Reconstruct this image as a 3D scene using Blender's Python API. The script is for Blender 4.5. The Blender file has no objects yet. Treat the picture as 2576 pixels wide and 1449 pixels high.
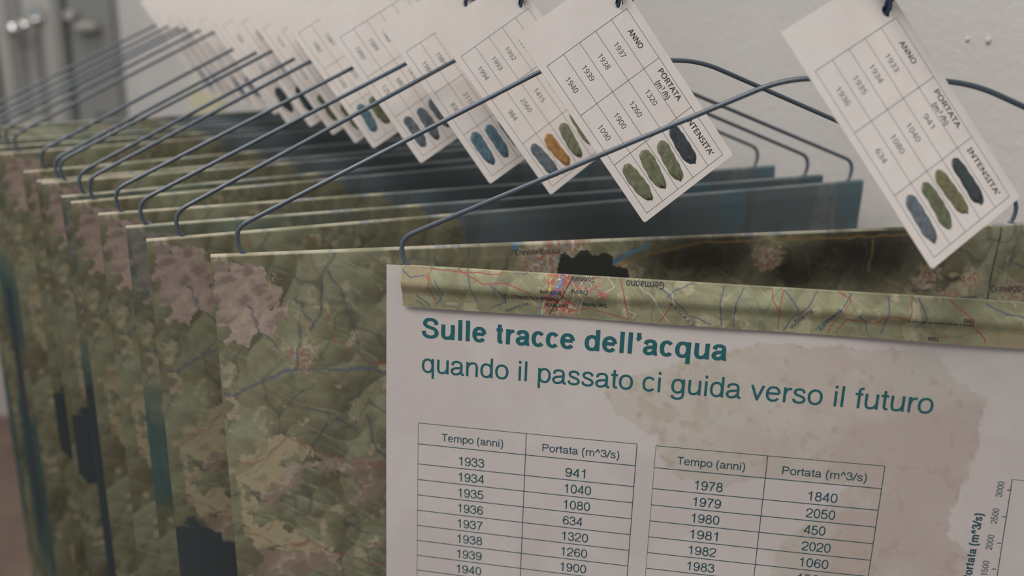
import bpy, bmesh, math, os, random
import numpy as np
from mathutils import Vector, Matrix

# ------------------------------------------------------------------ camera, world, lights, exposure
EYE = 1.40                                   # eye height; the numbers below are relative to the eye
scene = bpy.context.scene
cam_data = bpy.data.cameras.new('camera'); cam = bpy.data.objects.new('camera', cam_data)
scene.collection.objects.link(cam); scene.camera = cam
cam.location = (0, 0, EYE); cam.rotation_euler = (math.radians(90 - 16.6), 0, 0)
cam_data.sensor_width = 36; cam_data.lens = 36 * 2650 / 2576
cam_data.clip_start = .01; cam_data.clip_end = 50
cam_data.dof.use_dof = True; cam_data.dof.focus_distance = .475; cam_data.dof.aperture_fstop = 6.8
world = bpy.data.worlds.new('world'); scene.world = world; world.use_nodes = True
world.node_tree.nodes['Background'].inputs[0].default_value = (.90, .95, 1, 1)
world.node_tree.nodes['Background'].inputs[1].default_value = .33
def area(name, loc, target, size, power, col):
    d = bpy.data.lights.new(name, 'AREA'); d.shape = 'RECTANGLE'; d.size, d.size_y = size; d.energy = power; d.color = col
    o = bpy.data.objects.new(name, d); scene.collection.objects.link(o); o.location = loc
    o.rotation_euler = (Vector(target) - Vector(loc)).to_track_quat('-Z', 'Y').to_euler(); return o
area('ceiling_panel_light', (-.9, -.5, 3.0), (.0, .6, 1.2), (1.6, 1.0), 37, (1, .95, .90))
area('ceiling_panel_light', (-1.3, 1.9, 3.0), (-.7, 2.2, 1.2), (1.2, 1.0), 13, (1, .96, .92))
scene.view_settings.view_transform = 'Standard'; scene.view_settings.look = 'None'
scene.view_settings.exposure = 0; scene.view_settings.gamma = 1; scene.view_settings.use_curve_mapping = False

# ------------------------------------------------------------------ measured outlines of what is printed (metres on the sheet)
STAIN = [[0.0952,0.0477],[0.1006,0.0616],[0.1108,0.0675],[0.1201,0.0724],[0.1235,0.0828],[0.1321,0.0898],[0.1485,0.095],[0.1619,0.0895],[0.1753,0.086],[0.1906,0.0863],[0.2074,0.0863],[0.1908,0.1029],[0.1805,0.1182],[0.1761,0.1349],[0.1763,0.1455],[0.2632,0.1332],[0.2587,0.114],[0.2485,0.1056],[0.2476,0.0941],[0.2516,0.0832],[0.2547,0.0652],[0.2537,0.0507],[0.2547,0.0417],[0.2423,0.0366],[0.2372,0.0282],[0.2293,0.0218],[0.1589,0.0247],[0.1176,0.0391]]
FLAP = {"red":[[[0.048,-0.0026],[0.0466,0.0016],[0.015,0.0008],[0.0141,0.0036],[0.0138,0.0093],[0.0171,0.0166],[0.0166,0.0186]],[[0.0263,-0.0009],[0.0317,0.0025],[0.0391,0.0061],[0.0486,0.0048],[0.061,0.0089]],[[0.0775,0.0171],[0.0862,0.0146],[0.104,0.0183]],[[0.0993,-0.0008],[0.1025,0.0089],[0.1041,0.0183]],[[0.1178,0.0187],[0.1223,0.0102]],[[0.163,-0.0],[0.1642,0.0047],[0.1676,0.0097],[0.1674,0.0183]],[[0.168,0.0005],[0.1677,0.0062],[0.1676,0.0097]],[[0.1897,-0.0002],[0.1952,0.0032],[0.1902,0.0125],[0.1877,0.018]],[[0.1909,0.0177],[0.1946,0.0118],[0.2066,0.0125],[0.2091,0.0088],[0.2144,0.0086],[0.2183,0.0099],[0.2193,0.006],[0.219,0.0004]],[[0.2331,0.0005],[0.2425,0.0075],[0.2438,0.0111],[0.2491,0.0159],[0.2496,0.0179]]],"blue":[[[0.0316,-0.0012],[0.0327,0.0052],[0.0366,0.0153]],[[0.0011,0.0016],[0.0057,0.0051],[0.0104,0.0039],[0.0132,0.0042]],[[0.0428,0.0064],[0.0469,0.009],[0.0494,0.0144],[0.0431,0.0171]],[[0.0169,0.0057],[0.0204,0.0117],[0.0177,0.0175]],[[0.0076,0.0135],[0.0124,0.0169],[0.0141,0.0191]],[[0.0695,-0.0017],[0.0623,-0.0022],[0.0571,0.0009]],[[0.1166,0.0022],[0.1239,0.0083],[0.1294,0.0142],[0.1399,0.018]],[[0.1308,-0.0002],[0.1235,0.0039],[0.1204,0.0068]],[[0.1434,0.0008],[0.1424,0.0079],[0.1442,0.0186]],[[0.1517,0.0011],[0.149,0.0075],[0.1492,0.0182]],[[0.1688,0.0008],[0.1753,0.0083],[0.1699,0.0184]],[[0.1952,0.0008],[0.1913,0.008],[0.1828,0.0175]],[[0.1815,-0.0004],[0.1784,0.0072],[0.1748,0.011]],[[0.2093,0.0007],[0.2109,0.0066],[0.2091,0.0172]],[[0.2217,0.0007],[0.2259,0.009],[0.2218,0.0128]],[[0.2477,0.0015],[0.2557,0.0051],[0.2627,0.0057]],[[0.2035,0.0168],[0.2026,0.0125],[0.1994,0.0092]],[[0.0938,-0.005],[0.0889,0.0007]]],"bigblue":[[[0.0748,-0.0011],[0.0726,0.0072],[0.0665,0.0113],[0.065,0.0189]]],"yellow":[[[0.0684,-0.0013],[0.0695,0.0065],[0.0666,0.0132],[0.0654,0.0189]]],"white":[[[0.1062,-0.0004],[0.11,0.0048],[0.1154,0.0089],[0.1174,0.0133],[0.1213,0.0185]],[[0.1157,0.0017],[0.1219,0.0049],[0.1241,0.011],[0.1314,0.0177],[0.1349,0.0184]],[[0.0786,0.0032],[0.0842,0.0101],[0.082,0.0177]],[[0.0854,-0.0009],[0.0805,0.0067],[0.0774,0.0161]],[[0.0736,0.0109],[0.081,0.0159]],[[0.094,-0.0014],[0.097,0.0038],[0.0928,0.0068],[0.0895,0.0098]],[[0.102,0.0144],[0.1073,0.0158],[0.1057,0.0181]]],"black":[[[0.0789,0.0004],[0.0753,0.0089],[0.0716,0.0138],[0.0695,0.0186]],[[0.0263,0.0066],[0.0283,0.014],[0.0367,0.019]]]}
FTOWN = [[0.0732,0.0026,0.006],[0.0701,0.0129,0.006],[0.0773,0.0143,0.005],[0.084,0.0056,0.004],[0.089,0.0025,0.003],[0.092,0.0078,0.0025]]
FTXT = {"germ":[0.1104,-0.0005],"crus":[0.0833,-0.0006],"brug":[0.0697,0.0078],"omegna":[0.0606,0.0112],"sant":[0.0724,0.0143],"cranna":[0.0824,0.0068],"sanf":[0.0889,0.0129],"fogno":[0.1757,0.0118],"nag":[0.1862,0.0123],"n1960":[0.2414,0.0082],"n1634":[0.2295,0.0178],"strona":[0.1263,0.0136],"gran":[0.0541,0.0178],"mad":[0.2307,0.0104]}
BMAP = {"pink":[[[-0.0105,0.0019],[0.0076,0.003],[0.0124,0.0087],[0.018,0.0149],[0.0175,0.0228],[0.0236,0.0292],[0.0149,0.0331],[0.0107,0.0406],[0.0049,0.0433],[-0.0063,0.0437],[-0.0108,0.0294]]],"tan":[[[-0.0092,0.1077],[0.0011,0.0987],[0.0051,0.0969],[0.0113,0.0908],[0.0247,0.095],[0.0312,0.101],[0.0182,0.1055],[0.012,0.1105],[0.0153,0.1218],[0.0035,0.1208],[-0.008,0.1188]],[[-0.0083,0.122],[-0.0034,0.1224],[0.0012,0.1408],[0.0218,0.146],[0.0395,0.1557],[0.025,0.1613],[0.0093,0.1541],[-0.0027,0.1552]],[[0.0247,0.0272],[0.0283,0.0294],[0.0298,0.0376],[0.0331,0.046],[0.0294,0.0437],[0.0261,0.0354]],[[0.0165,0.0089],[0.0177,0.0189],[0.014,0.0187]],[[0.0162,0.043],[0.0197,0.0473],[0.0158,0.0491]]],"mauve":[[[-0.008,0.1188],[0.012,0.1105],[0.0241,0.1048],[0.0478,0.1066],[0.0676,0.1115],[0.0671,0.1283],[0.0506,0.1337],[0.0434,0.1151],[0.0237,0.1114],[0.0151,0.124],[0.0108,0.1303],[-0.0005,0.1227]],[[-0.0027,0.1541],[0.0094,0.1529],[0.0353,0.1576],[0.041,0.1675],[0.0203,0.1723],[-0.0014,0.1657]]],"bluethick":[[[-0.0082,0.0689],[0.0055,0.0629],[0.0191,0.0586],[0.0267,0.058],[0.044,0.0591],[0.0586,0.0589],[0.0693,0.0623]]],"blue":[[[0.0596,0.0579],[0.0551,0.0493],[0.0526,0.0388],[0.0493,0.0264],[0.046,0.0162],[0.0426,0.0081]],[[0.016,0.047],[0.0099,0.0385],[0.0058,0.0302],[0.0025,0.0241]],[[0.0336,0.0378],[0.0302,0.0295],[0.026,0.0213]],[[0.0208,0.0937],[0.0327,0.0902],[0.0468,0.0826],[0.0552,0.0703],[0.0586,0.06]],[[0.0138,0.0824],[0.023,0.0725],[0.0321,0.0646]],[[-0.006,0.1178],[0.0013,0.1251],[0.007,0.1282]],[[0.0441,0.1446],[0.052,0.1488],[0.0622,0.152]],[[0.1937,0.0025],[0.1857,0.0083],[0.1737,0.016]],[[0.1314,0.0015],[0.1393,0.0053],[0.1494,0.0129],[0.1575,0.0173]],[[0.2142,-0.0008],[0.2209,0.0098],[0.2277,0.0184]],[[0.3135,0.0031],[0.3175,0.0203],[0.3136,0.0375]],[[0.4002,0.0043],[0.4001,0.0196],[0.3998,0.0329]],[[0.3575,0.0265],[0.3699,0.0348],[0.394,0.0415]],[[0.261,0.0094],[0.2661,0.0202]],[[0.2394,0.0022],[0.2424,0.017]],[[0.2821,0.0039],[0.287,0.0233]],[[0.344,0.0086],[0.3435,0.0237]]],"bigblue":[[[0.1314,0.0011],[0.1393,0.0053],[0.1494,0.0129],[0.1554,0.0172]],[[0.1817,0.0106],[0.1898,0.0064],[0.1998,0.0011]],[[0.1543,0.009],[0.1557,0.0029],[0.1582,0.0006]]],"red":[[[0.0354,0.0039],[0.0366,0.0158],[0.0396,0.032],[0.0447,0.0446],[0.0539,0.0544],[0.0694,0.0575]],[[-0.009,0.1055],[0.0005,0.1074],[0.0108,0.0994],[0.017,0.0934],[0.0302,0.1009],[0.0418,0.1062],[0.0675,0.1144]],[[-0.0097,0.1421],[0.0094,0.1534],[0.0275,0.1527],[0.0412,0.1629],[0.0657,0.1699]],[[0.0609,0.0],[0.0691,0.0093]],[[0.2629,0.0053],[0.257,0.0134],[0.2536,0.026]]],"orange":[[[0.1818,0.0126],[0.2021,0.0059],[0.2268,0.0017],[0.2776,0.0023],[0.3433,0.0021]],[[0.319,0.0033],[0.3197,0.0204]]],"black":[[[0.3912,0.0007],[0.3889,0.0417]]],"slate":[[[0.1543,0.0059],[0.1573,0.0042],[0.1613,0.0068],[0.1673,0.0038],[0.1735,0.0061],[0.1805,0.0048],[0.1822,0.0118],[0.19,0.0151],[0.1904,0.0399],[0.1516,0.0379],[0.1534,0.0171]]]}
BTOWN = [[0.0271,0.0508,0.007],[0.1473,0.0046,0.013],[0.1633,0.0022,0.006],[0.1433,0.0126,0.01],[0.2633,0.0116,0.012],[0.3529,0.0263,0.012],[0.3781,0.0274,0.01],[0.366,0.0401,0.012],[0.4028,0.0375,0.012],[0.015,0.1604,0.003],[0.0579,0.1562,0.004]]
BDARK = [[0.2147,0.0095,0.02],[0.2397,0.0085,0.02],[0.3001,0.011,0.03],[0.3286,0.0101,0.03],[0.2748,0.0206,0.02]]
BTXT = {"crev":[0.1433,0.0028],"toc":[0.3681,0.0274],"cra":[0.4011,0.034],"smm":[0.3704,0.0386],"but":[0.3505,0.0327],"cran":[0.3559,0.0286],"sca":[0.3525,0.0232]}
LUMPS = [[0.2665,0.6456,-0.0377],[0.2743,0.6344,-0.0377],[0.272,0.6377,-0.051]]
NOTICE = [[-0.6215,1.9233,-0.2676],[-0.5592,1.8337,-0.1903],[-0.474,1.711,-0.1776],[-0.4829,1.7239,-0.2464]]


# ------------------------------------------------------------------ helpers
def lin(c):
    c = np.asarray(c, float) / 255.0
    return np.where(c <= .04045, c / 12.92, ((c + .055) / 1.055) ** 2.4)
def link(o): scene.collection.objects.link(o); return o
def tag(o, label=None, cat=None, group=None, kind=None):
    for k, v in (('label', label), ('category', cat), ('group', group), ('kind', kind)):
        if v: o[k] = v
    return o
def empty(name, loc, rz=0):
    o = link(bpy.data.objects.new(name, None)); o.location = loc; o.rotation_euler = (0, 0, rz); o.empty_display_size = .02; return o
def mesh_obj(name, me, parent=None, mat=None):
    o = link(bpy.data.objects.new(name, me))
    if mat: me.materials.clear(); me.materials.append(mat)
    if parent: o.parent = parent
    return o
def from_py(name, V, F, mat=None, smooth=False):
    me = bpy.data.meshes.new(name); me.from_pydata([tuple(v) for v in V], [], F); me.update()
    if mat: me.materials.append(mat)
    if smooth: me.polygons.foreach_set('use_smooth', [True] * len(me.polygons))
    return me
def box(name, x0, x1, y0, y1, z0, z1, mat, parent=None, bevel=0):
    bm = bmesh.new(); bmesh.ops.create_cube(bm, size=1)
    for v in bm.verts: v.co = Vector(((x0 + x1) / 2 + v.co.x * (x1 - x0), (y0 + y1) / 2 + v.co.y * (y1 - y0), (z0 + z1) / 2 + v.co.z * (z1 - z0)))
    if bevel: bmesh.ops.bevel(bm, geom=bm.edges[:], offset=bevel, segments=2, affect='EDGES')
    me = bpy.data.meshes.new(name); bm.to_mesh(me); bm.free(); return mesh_obj(name, me, parent, mat)
def tube(name, pts, r, mat, n=10, closed=False):
    pts = [Vector(p) for p in pts]; V = []; F = []; N = len(pts); up = None
    for i, p in enumerate(pts):
        a = pts[i - 1] if (i > 0 or closed) else p; b = pts[(i + 1) % N] if (i < N - 1 or closed) else p
        t = (b - a).normalized()
        if up is None: up = t.orthogonal().normalized()
        up = (up - t * up.dot(t)); up = up.normalized() if up.length > 1e-6 else t.orthogonal().normalized()
        s = t.cross(up)
        for j in range(n): an = 2 * math.pi * j / n; V.append(p + (up * math.cos(an) + s * math.sin(an)) * r)
    for i in range(N if closed else N - 1):
        for j in range(n):
            a = i * n + j; b = i * n + (j + 1) % n; c = ((i + 1) % N) * n + (j + 1) % n; d = ((i + 1) % N) * n + j; F.append((a, b, c, d))
    if not closed: F.append(tuple(range(n))[::-1]); F.append(tuple((N - 1) * n + j for j in range(n)))
    return from_py(name, V, F, mat, True)
def rounded(pts, r, seg=7):
    pts = [Vector(p) for p in pts]; out = [pts[0]]
    for a, b, c in zip(pts, pts[1:], pts[2:]):
        u = (a - b).normalized(); v = (c - b).normalized(); d = min(r, (a - b).length * .48, (c - b).length * .48)
        p, q = b + u * d, b + v * d
        for k in range(seg + 1): t = k / seg; out.append(p * (1 - t) ** 2 + b * 2 * t * (1 - t) + q * t * t)
    out.append(pts[-1]); return out

def material(name, color=(.8, .8, .8), rough=.7, metal=0, coat=0, attr=None, build=None, spec=.5):
    m = bpy.data.materials.new(name); m.use_nodes = True; nt = m.node_tree; b = nt.nodes['Principled BSDF']
    b.inputs['Base Color'].default_value = (*color, 1); b.inputs['Roughness'].default_value = rough
    b.inputs['Metallic'].default_value = metal; b.inputs['Coat Weight'].default_value = coat; b.inputs['Specular IOR Level'].default_value = spec
    if attr:
        a = nt.nodes.new('ShaderNodeVertexColor'); a.layer_name = attr; nt.links.new(a.outputs[0], b.inputs['Base Color'])
    if build: build(nt, b)
    return m
def noise_node(nt, scale, detail=4, coord='Object', rough=.6):
    tc = nt.nodes.new('ShaderNodeTexCoord'); n = nt.nodes.new('ShaderNodeTexNoise')
    n.inputs['Scale'].default_value = scale; n.inputs['Detail'].default_value = detail; n.inputs['Roughness'].default_value = rough
    nt.links.new(tc.outputs[coord], n.inputs['Vector']); return n
def add_bump(nt, b, scale, strength, dist, detail=4):
    n = noise_node(nt, scale, detail); bp = nt.nodes.new('ShaderNodeBump')
    bp.inputs['Strength'].default_value = strength; bp.inputs['Distance'].default_value = dist
    nt.links.new(n.outputs['Fac'], bp.inputs['Height']); nt.links.new(bp.outputs[0], b.inputs['Normal'])
def vary(nt, b, scale, c1, c2, detail=4):
    n = noise_node(nt, scale, detail); r = nt.nodes.new('ShaderNodeValToRGB')
    r.color_ramp.elements[0].position = .3; r.color_ramp.elements[1].position = .7
    r.color_ramp.elements[0].color = (*c1, 1); r.color_ramp.elements[1].color = (*c2, 1)
    nt.links.new(n.outputs['Fac'], r.inputs[0]); nt.links.new(r.outputs[0], b.inputs['Base Color'])
def grainy(scale, strength, dist, c1=None, c2=None, cs=30):
    def f(nt, b):
        add_bump(nt, b, scale, strength, dist)
        if c1 is not None: vary(nt, b, cs, c1, c2)
    return f
M = {}
M['plaster'] = material('plaster', rough=.85, build=grainy(150, .35, .0016, lin((204, 200, 194)), lin((212, 208, 203)), 6))
M['far_wall'] = material('far_wall', rough=.85, build=grainy(60, .2, .002, lin((196, 190, 182)), lin((206, 200, 192)), 3))
M['floor'] = material('floor_wood', rough=.6, build=grainy(20, .2, .002, lin((120, 100, 90)), lin((140, 118, 106)), 9))
M['door_pale'] = material('door_pale', rough=.5, build=grainy(50, .1, .001, lin((186, 183, 176)), lin((194, 190, 184)), 5))
M['door_grey'] = material('door_grey', rough=.45, build=grainy(50, .1, .001, lin((148, 150, 146)), lin((160, 162, 158)), 5))
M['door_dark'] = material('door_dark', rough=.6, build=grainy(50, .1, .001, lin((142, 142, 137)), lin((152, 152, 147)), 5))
M['chrome'] = material('chrome', lin((225, 225, 222)), rough=.15, metal=1, build=grainy(400, .02, .0002))
M['cream'] = material('cream_paper', rough=.8, build=grainy(90, .1, .001, lin((212, 206, 172)), lin((218, 212, 180)), 10))
M['wire'] = material('wire_coating', rough=.32, coat=.35, build=grainy(900, .08, .0002, lin((72, 84, 96)), lin((84, 96, 108)), 60))
M['cord'] = material('cord_blue', rough=.8, build=grainy(2500, .5, .0003, lin((40, 54, 78)), lin((54, 70, 98)), 900))
M['rail'] = material('rail_steel', lin((150, 150, 150)), rough=.3, metal=1, build=grainy(300, .05, .0003))
M['card'] = material('card_paper', rough=.85, spec=.3, build=grainy(1500, .25, .00025, lin((224, 216, 211)), lin((232, 225, 220)), 60))
M['ink'] = material('black_ink', rough=.7, build=grainy(2000, .1, .0001, lin((52, 52, 54)), lin((70, 70, 72)), 1500))
M['teal'] = material('teal_ink', rough=.6, build=grainy(2000, .1, .0001, lin((24, 92, 98)), lin((34, 104, 108)), 500))
M['tealdark'] = material('teal_dark_ink', rough=.6, build=grainy(2000, .1, .0001, lin((34, 78, 86)), lin((46, 90, 98)), 500))
M['poster'] = material('poster_paper', rough=.75, spec=.25, attr='Col', build=lambda nt, b: add_bump(nt, b, 500, .15, .0002))
M['map'] = material('map_print', rough=.55, spec=.35, attr='Col', build=lambda nt, b: add_bump(nt, b, 140, .12, .0004))
M['mapink'] = material('map_ink', rough=.7, build=grainy(2000, .1, .0001, lin((48, 50, 54)), lin((60, 62, 64)), 800))
M['mapblue'] = material('map_blue_ink', rough=.7, build=grainy(2000, .1, .0001, lin((52, 72, 110)), lin((64, 84, 120)), 800))
M['back'] = material('sheet_back', rough=.8, build=grainy(500, .15, .0002, lin((200, 190, 184)), lin((208, 199, 193)), 30))
PAINT = dict(slate=(58, 66, 72), olive=(108, 108, 76), sage=(112, 115, 90), steel=(94, 104, 112), blue=(84, 112, 126), ochre=(160, 120, 70),
             moss=(98, 104, 76), dark=(50, 62, 66), gold=(140, 106, 40))
PM = {}
def paint(c):
    if c not in PM:
        a = np.array(PAINT[c], float)
        def f(nt, b, a=a):
            add_bump(nt, b, 700, .6, .0005, 3); vary(nt, b, 420, lin(a * .86), lin(np.minimum(a * 1.16, 255)), 3)
        PM[c] = material('paint_' + c, rough=.38, coat=.15, build=f)
    return PM[c]

# ------------------------------------------------------------------ lettering: text -> flat triangles
FONT = None
try:
    fp = os.path.join(bpy.utils.resource_path('LOCAL'), 'datafiles', 'fonts', 'NotoSansHebrew-Regular.woff2')
    if os.path.exists(fp): FONT = bpy.data.fonts.load(fp)
except Exception: FONT = None
TC = {}
def text_geo(s, bold=0.0, res=3):
    key = (s, bold, res)
    if key in TC: return TC[key]
    cu = bpy.data.curves.new('lettering', 'FONT'); cu.body = s; cu.size = 1; cu.resolution_u = res; cu.offset = bold
    if FONT: cu.font = FONT
    o = bpy.data.objects.new('lettering', cu); scene.collection.objects.link(o)
    bpy.context.view_layer.update()
    me = bpy.data.meshes.new_from_object(o.evaluated_get(bpy.context.evaluated_depsgraph_get()))
    n = len(me.vertices); co = np.empty(n * 3); me.vertices.foreach_get('co', co); co = co.reshape(-1, 3)[:, :2].copy()
    faces = [tuple(p.vertices) for p in me.polygons]
    bpy.data.objects.remove(o); bpy.data.curves.remove(cu); bpy.data.meshes.remove(me)
    TC[key] = (co, faces); return TC[key]
# ---- a plain grotesque lettering drawn with a round-cornered broad pen (capital height = 1)
XH = .728
def _cr(P, closed=False, n=7):
    P = [np.array(p, float) for p in P]; out = []
    m = len(P); rng = range(m if closed else m - 1)
    for i in rng:
        p1, p2 = P[i], P[(i + 1) % m]; p0 = P[i - 1] if (i > 0 or closed) else p1 * 2 - p2; p3 = P[(i + 2) % m] if (i + 2 < m or closed) else p2 * 2 - p1
        for k in range(n):
            t = k / n; out.append(.5 * (2 * p1 + (p2 - p0) * t + (2 * p0 - 5 * p1 + 4 * p2 - p3) * t * t + (3 * p1 - p0 - 3 * p2 + p3) * t ** 3))
    if not closed: out.append(P[-1])
    return out
def _el(cx, cy, rx, ry, a0=0, a1=360, n=40, e=2.25):
    o = []
    for k in range(n + 1):
        a = math.radians(a0 + (a1 - a0) * k / n); c, s = math.cos(a), math.sin(a)
        o.append((cx + rx * math.copysign(abs(c) ** (2 / e), c), cy + ry * math.copysign(abs(s) ** (2 / e), s)))
    return o
G = {}
def _g(ch, w, *st, wb=None): G[ch] = (w, wb or w, st)
_o = lambda w, cy=.364, ry=.325: ('E', w / 2, cy, w / 2 - .105, ry, 0, 360)
_rot = lambda P, cx, cy: [(2 * cx - x, 2 * cy - y) for x, y in P]
W5 = .774; six = [(.655, .735), (.575, .875), (.40, .925), (.22, .84), (.13, .64), (.112, .42), (.16, .18), (.38, .045), (.60, .13), (.665, .31), (.60, .50), (.40, .575), (.21, .49), (.12, .32)]
_g('0', W5, ('E', .387, .485, .275, .445, 0, 360)); _g('1', W5, ('L', (.44, 0), (.44, .99)), ('S', (.15, .745), (.31, .775), (.40, .86), (.425, .96)))
_g('2', W5, ('S', (.09, .65), (.13, .83), (.37, .93), (.61, .85), (.66, .69), (.57, .50), (.36, .34), (.16, .19), (.10, .04)), ('H', (.05, .05), (.69, .05)))
_g('3', W5, ('S', (.10, .69), (.16, .86), (.37, .925), (.57, .85), (.615, .71), (.53, .57), (.31, .53)), ('S', (.34, .53), (.57, .48), (.67, .28), (.58, .11), (.37, .045), (.15, .11), (.08, .30)))
_g('4', W5, ('L', (.54, 0), (.54, .98)), ('L', (.535, .93), (.075, .27)), ('H', (.04, .26), (.70, .26)))
_g('5', W5, ('H', (.63, .925), (.17, .925)), ('L', (.195, .95), (.125, .44)), ('S', (.125, .46), (.24, .56), (.40, .585), (.60, .50), (.665, .31), (.58, .11), (.37, .045), (.16, .10), (.08, .26)))
_g('6', W5, ('S', *six)); _g('9', W5, ('S', *_rot(six, .387, .485))); _g('7', W5, ('H', (.06, .925), (.69, .925)), ('S', (.66, .91), (.46, .60), (.33, .30), (.27, 0)))
_g('8', W5, ('E', .387, .735, .22, .195, 0, 360), ('E', .387, .285, .27, .245, 0, 360))
_g('(', .464, ('S', (.33, 1.02), (.18, .75), (.13, .37), (.18, .0), (.33, -.28))); _g(')', .464, ('S', (.13, 1.02), (.28, .75), (.33, .37), (.28, .0), (.13, -.28)))
_g('/', .387, ('L', (.0, -.02), (.385, 1.0))); _g('^', .653, ('L', (.09, .50), (.335, .97)), ('L', (.315, .97), (.56, .50)))
_g('T', .851, ('H', (.03, .945), (.82, .945)), ('L', (.425, 0), (.425, .99)))
_g('P', .93, ('L', (.165, 0), (.165, 1)), ('H', (.16, .945), (.52, .945)), ('S', (.50, .945), (.70, .91), (.80, .715), (.70, .52), (.50, .485)), ('H', (.52, .485), (.16, .485)))
_g('S', .93, ('S', (.80, .69), (.755, .84), (.62, .925), (.45, .945), (.25, .90), (.155, .75), (.24, .61), (.47, .53), (.71, .45), (.82, .27), (.72, .10), (.48, .04), (.23, .09), (.12, .20), (.095, .34)))
_g('u', W5, ('S', (.145, XH), (.145, .5), (.145, .25), (.20, .09), (.34, .045), (.52, .10), (.63, .27)), ('L', (.635, 0), (.635, XH)), wb=.851)
_g('n', W5, ('S', *_rot([(.145, XH), (.145, .5), (.145, .25), (.20, .09), (.34, .045), (.52, .10), (.63, .27)], .387, .364)), ('L', (.139, 0), (.139, XH)), wb=.851)
def _arch(a, b): return ('S', (a, .45), (a + .07, .61), (a + .21, .683), (b - .05, .63), (b, .48), (b, .25), (b, 0))
_g('m', 1.16, ('L', (.14, 0), (.14, XH)), _arch(.14, .58), _arch(.58, 1.02)); _g('r', .464, ('L', (.145, 0), (.145, XH)), ('S', (.145, .38), (.20, .56), (.30, .655), (.46, .67)), wb=.542)
_g('l', .309, ('L', (.155, 0), (.155, 1)), wb=.387); _g('i', .309, ('L', (.155, 0), (.155, XH)), ('L', (.155, .87), (.155, 1)), wb=.387)
_g('t', .387, ('S', (.19, .92), (.19, .6), (.19, .22), (.22, .08), (.36, .05)), ('H', (.02, .675), (.36, .675)), wb=.464)
_g('f', .387, ('S', (.38, .95), (.26, .93), (.20, .82), (.20, .6), (.20, .3), (.20, 0)), ('H', (.02, .675), (.37, .675)))
_g('o', W5, _o(W5)); _g('c', .696, ('E', .36, .364, .26, .322, 38, 322)); _g('e', W5, ('E', .387, .364, .28, .325, 5, 325), ('H', (.12, .385), (.66, .385)))
_g('d', W5, ('E', .36, .364, .255, .325, 0, 360), ('L', (.63, 0), (.63, 1)), wb=.851); _g('q', W5, ('E', .36, .364, .255, .325, 0, 360), ('L', (.63, -.29), (.63, XH)), wb=.851)
_g('p', W5, ('E', .415, .364, .255, .325, 0, 360), ('L', (.145, -.29), (.145, XH)), wb=.851)
_g('g', W5, ('E', .36, .375, .25, .315, 0, 360), ('S', (.63, XH), (.63, .4), (.63, .0), (.585, -.17), (.37, -.245), (.17, -.20), (.10, -.09)))
_g('s', .696, ('S', (.58, .52), (.51, .64), (.34, .685), (.18, .635), (.14, .535), (.21, .43), (.37, .375), (.54, .30), (.595, .19), (.52, .08), (.35, .043), (.16, .09), (.09, .21)))
_g('v', .696, ('L', (.075, XH), (.365, 0)), ('L', (.33, 0), (.62, XH))); _g('’', .309, ('L', (.155, 1), (.155, .83)), ('S', (.175, .86), (.165, .76), (.085, .68)), wb=.387)
_g('a', W5, ('S', (.115, .50), (.18, .64), (.37, .685), (.54, .64), (.595, .52), (.595, .30), (.60, .13), (.65, .05), (.74, .05)), ('S', (.595, .40), (.45, .375), (.26, .35), (.13, .28), (.10, .17), (.18, .065), (.32, .043), (.49, .10), (.59, .23)))
_g(' ', .387)
def grotesque(s, bold=False):
    """-> verts, faces of a line of lettering, baseline at y = 0"""
    V = []; F = []; x = 0.0; sv, sh = (.203, .156) if bold else (.122, .106)
    for ch in s:
        w, wb, st = G.get(ch, G[' ']); W = wb if bold else w; sc = W / w; d = (.073 if bold else 0)
        def fx(px): px = px * sc; return W / 2 + (px - W / 2) * (1 - d / max(W - .16, .3)) if W > .45 else px
        top = XH if ch in 'acegmnopqrsuvd' else 1.0
        def fy(py):
            if not bold or py in (0, 1, XH, .99, -.29, .98, .92): return py
            return top / 2 + (py - top / 2) * (1 - .05 / top)
        for lay, k in enumerate(st):
            closed = False
            if k[0] == 'E':
                pts = _el(*k[1:]); closed = k[6] - k[5] == 360
                if closed: pts = pts[:-1]
            elif k[0] == 'S': pts = _cr(k[1:])
            else: pts = list(k[1:])
            if k[0] == 'L': pts = [(fx(a), b) for a, b in pts]
            else: pts = [(fx(a), fy(b)) for a, b in pts]
            n = len(pts); base = len(V)
            for i, p in enumerate(pts):
                a = pts[i - 1] if (i > 0 or closed) else p; b = pts[(i + 1) % n] if (i < n - 1 or closed) else p
                tx, ty = b[0] - a[0], b[1] - a[1]; L = math.hypot(tx, ty) or 1; nx, ny = -ty / L, tx / L
                h = math.hypot(nx * sv / 2, ny * sh / 2); V.append((x + p[0] + nx * h, p[1] + ny * h, lay)); V.append((x + p[0] - nx * h, p[1] - ny * h, lay))
            for i in range(n if closed else n - 1):
                j = (i + 1) % n; F.append((base + 2 * i + 1, base + 2 * j + 1, base + 2 * j, base + 2 * i))
        x += W
    return np.array(V), F

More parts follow.
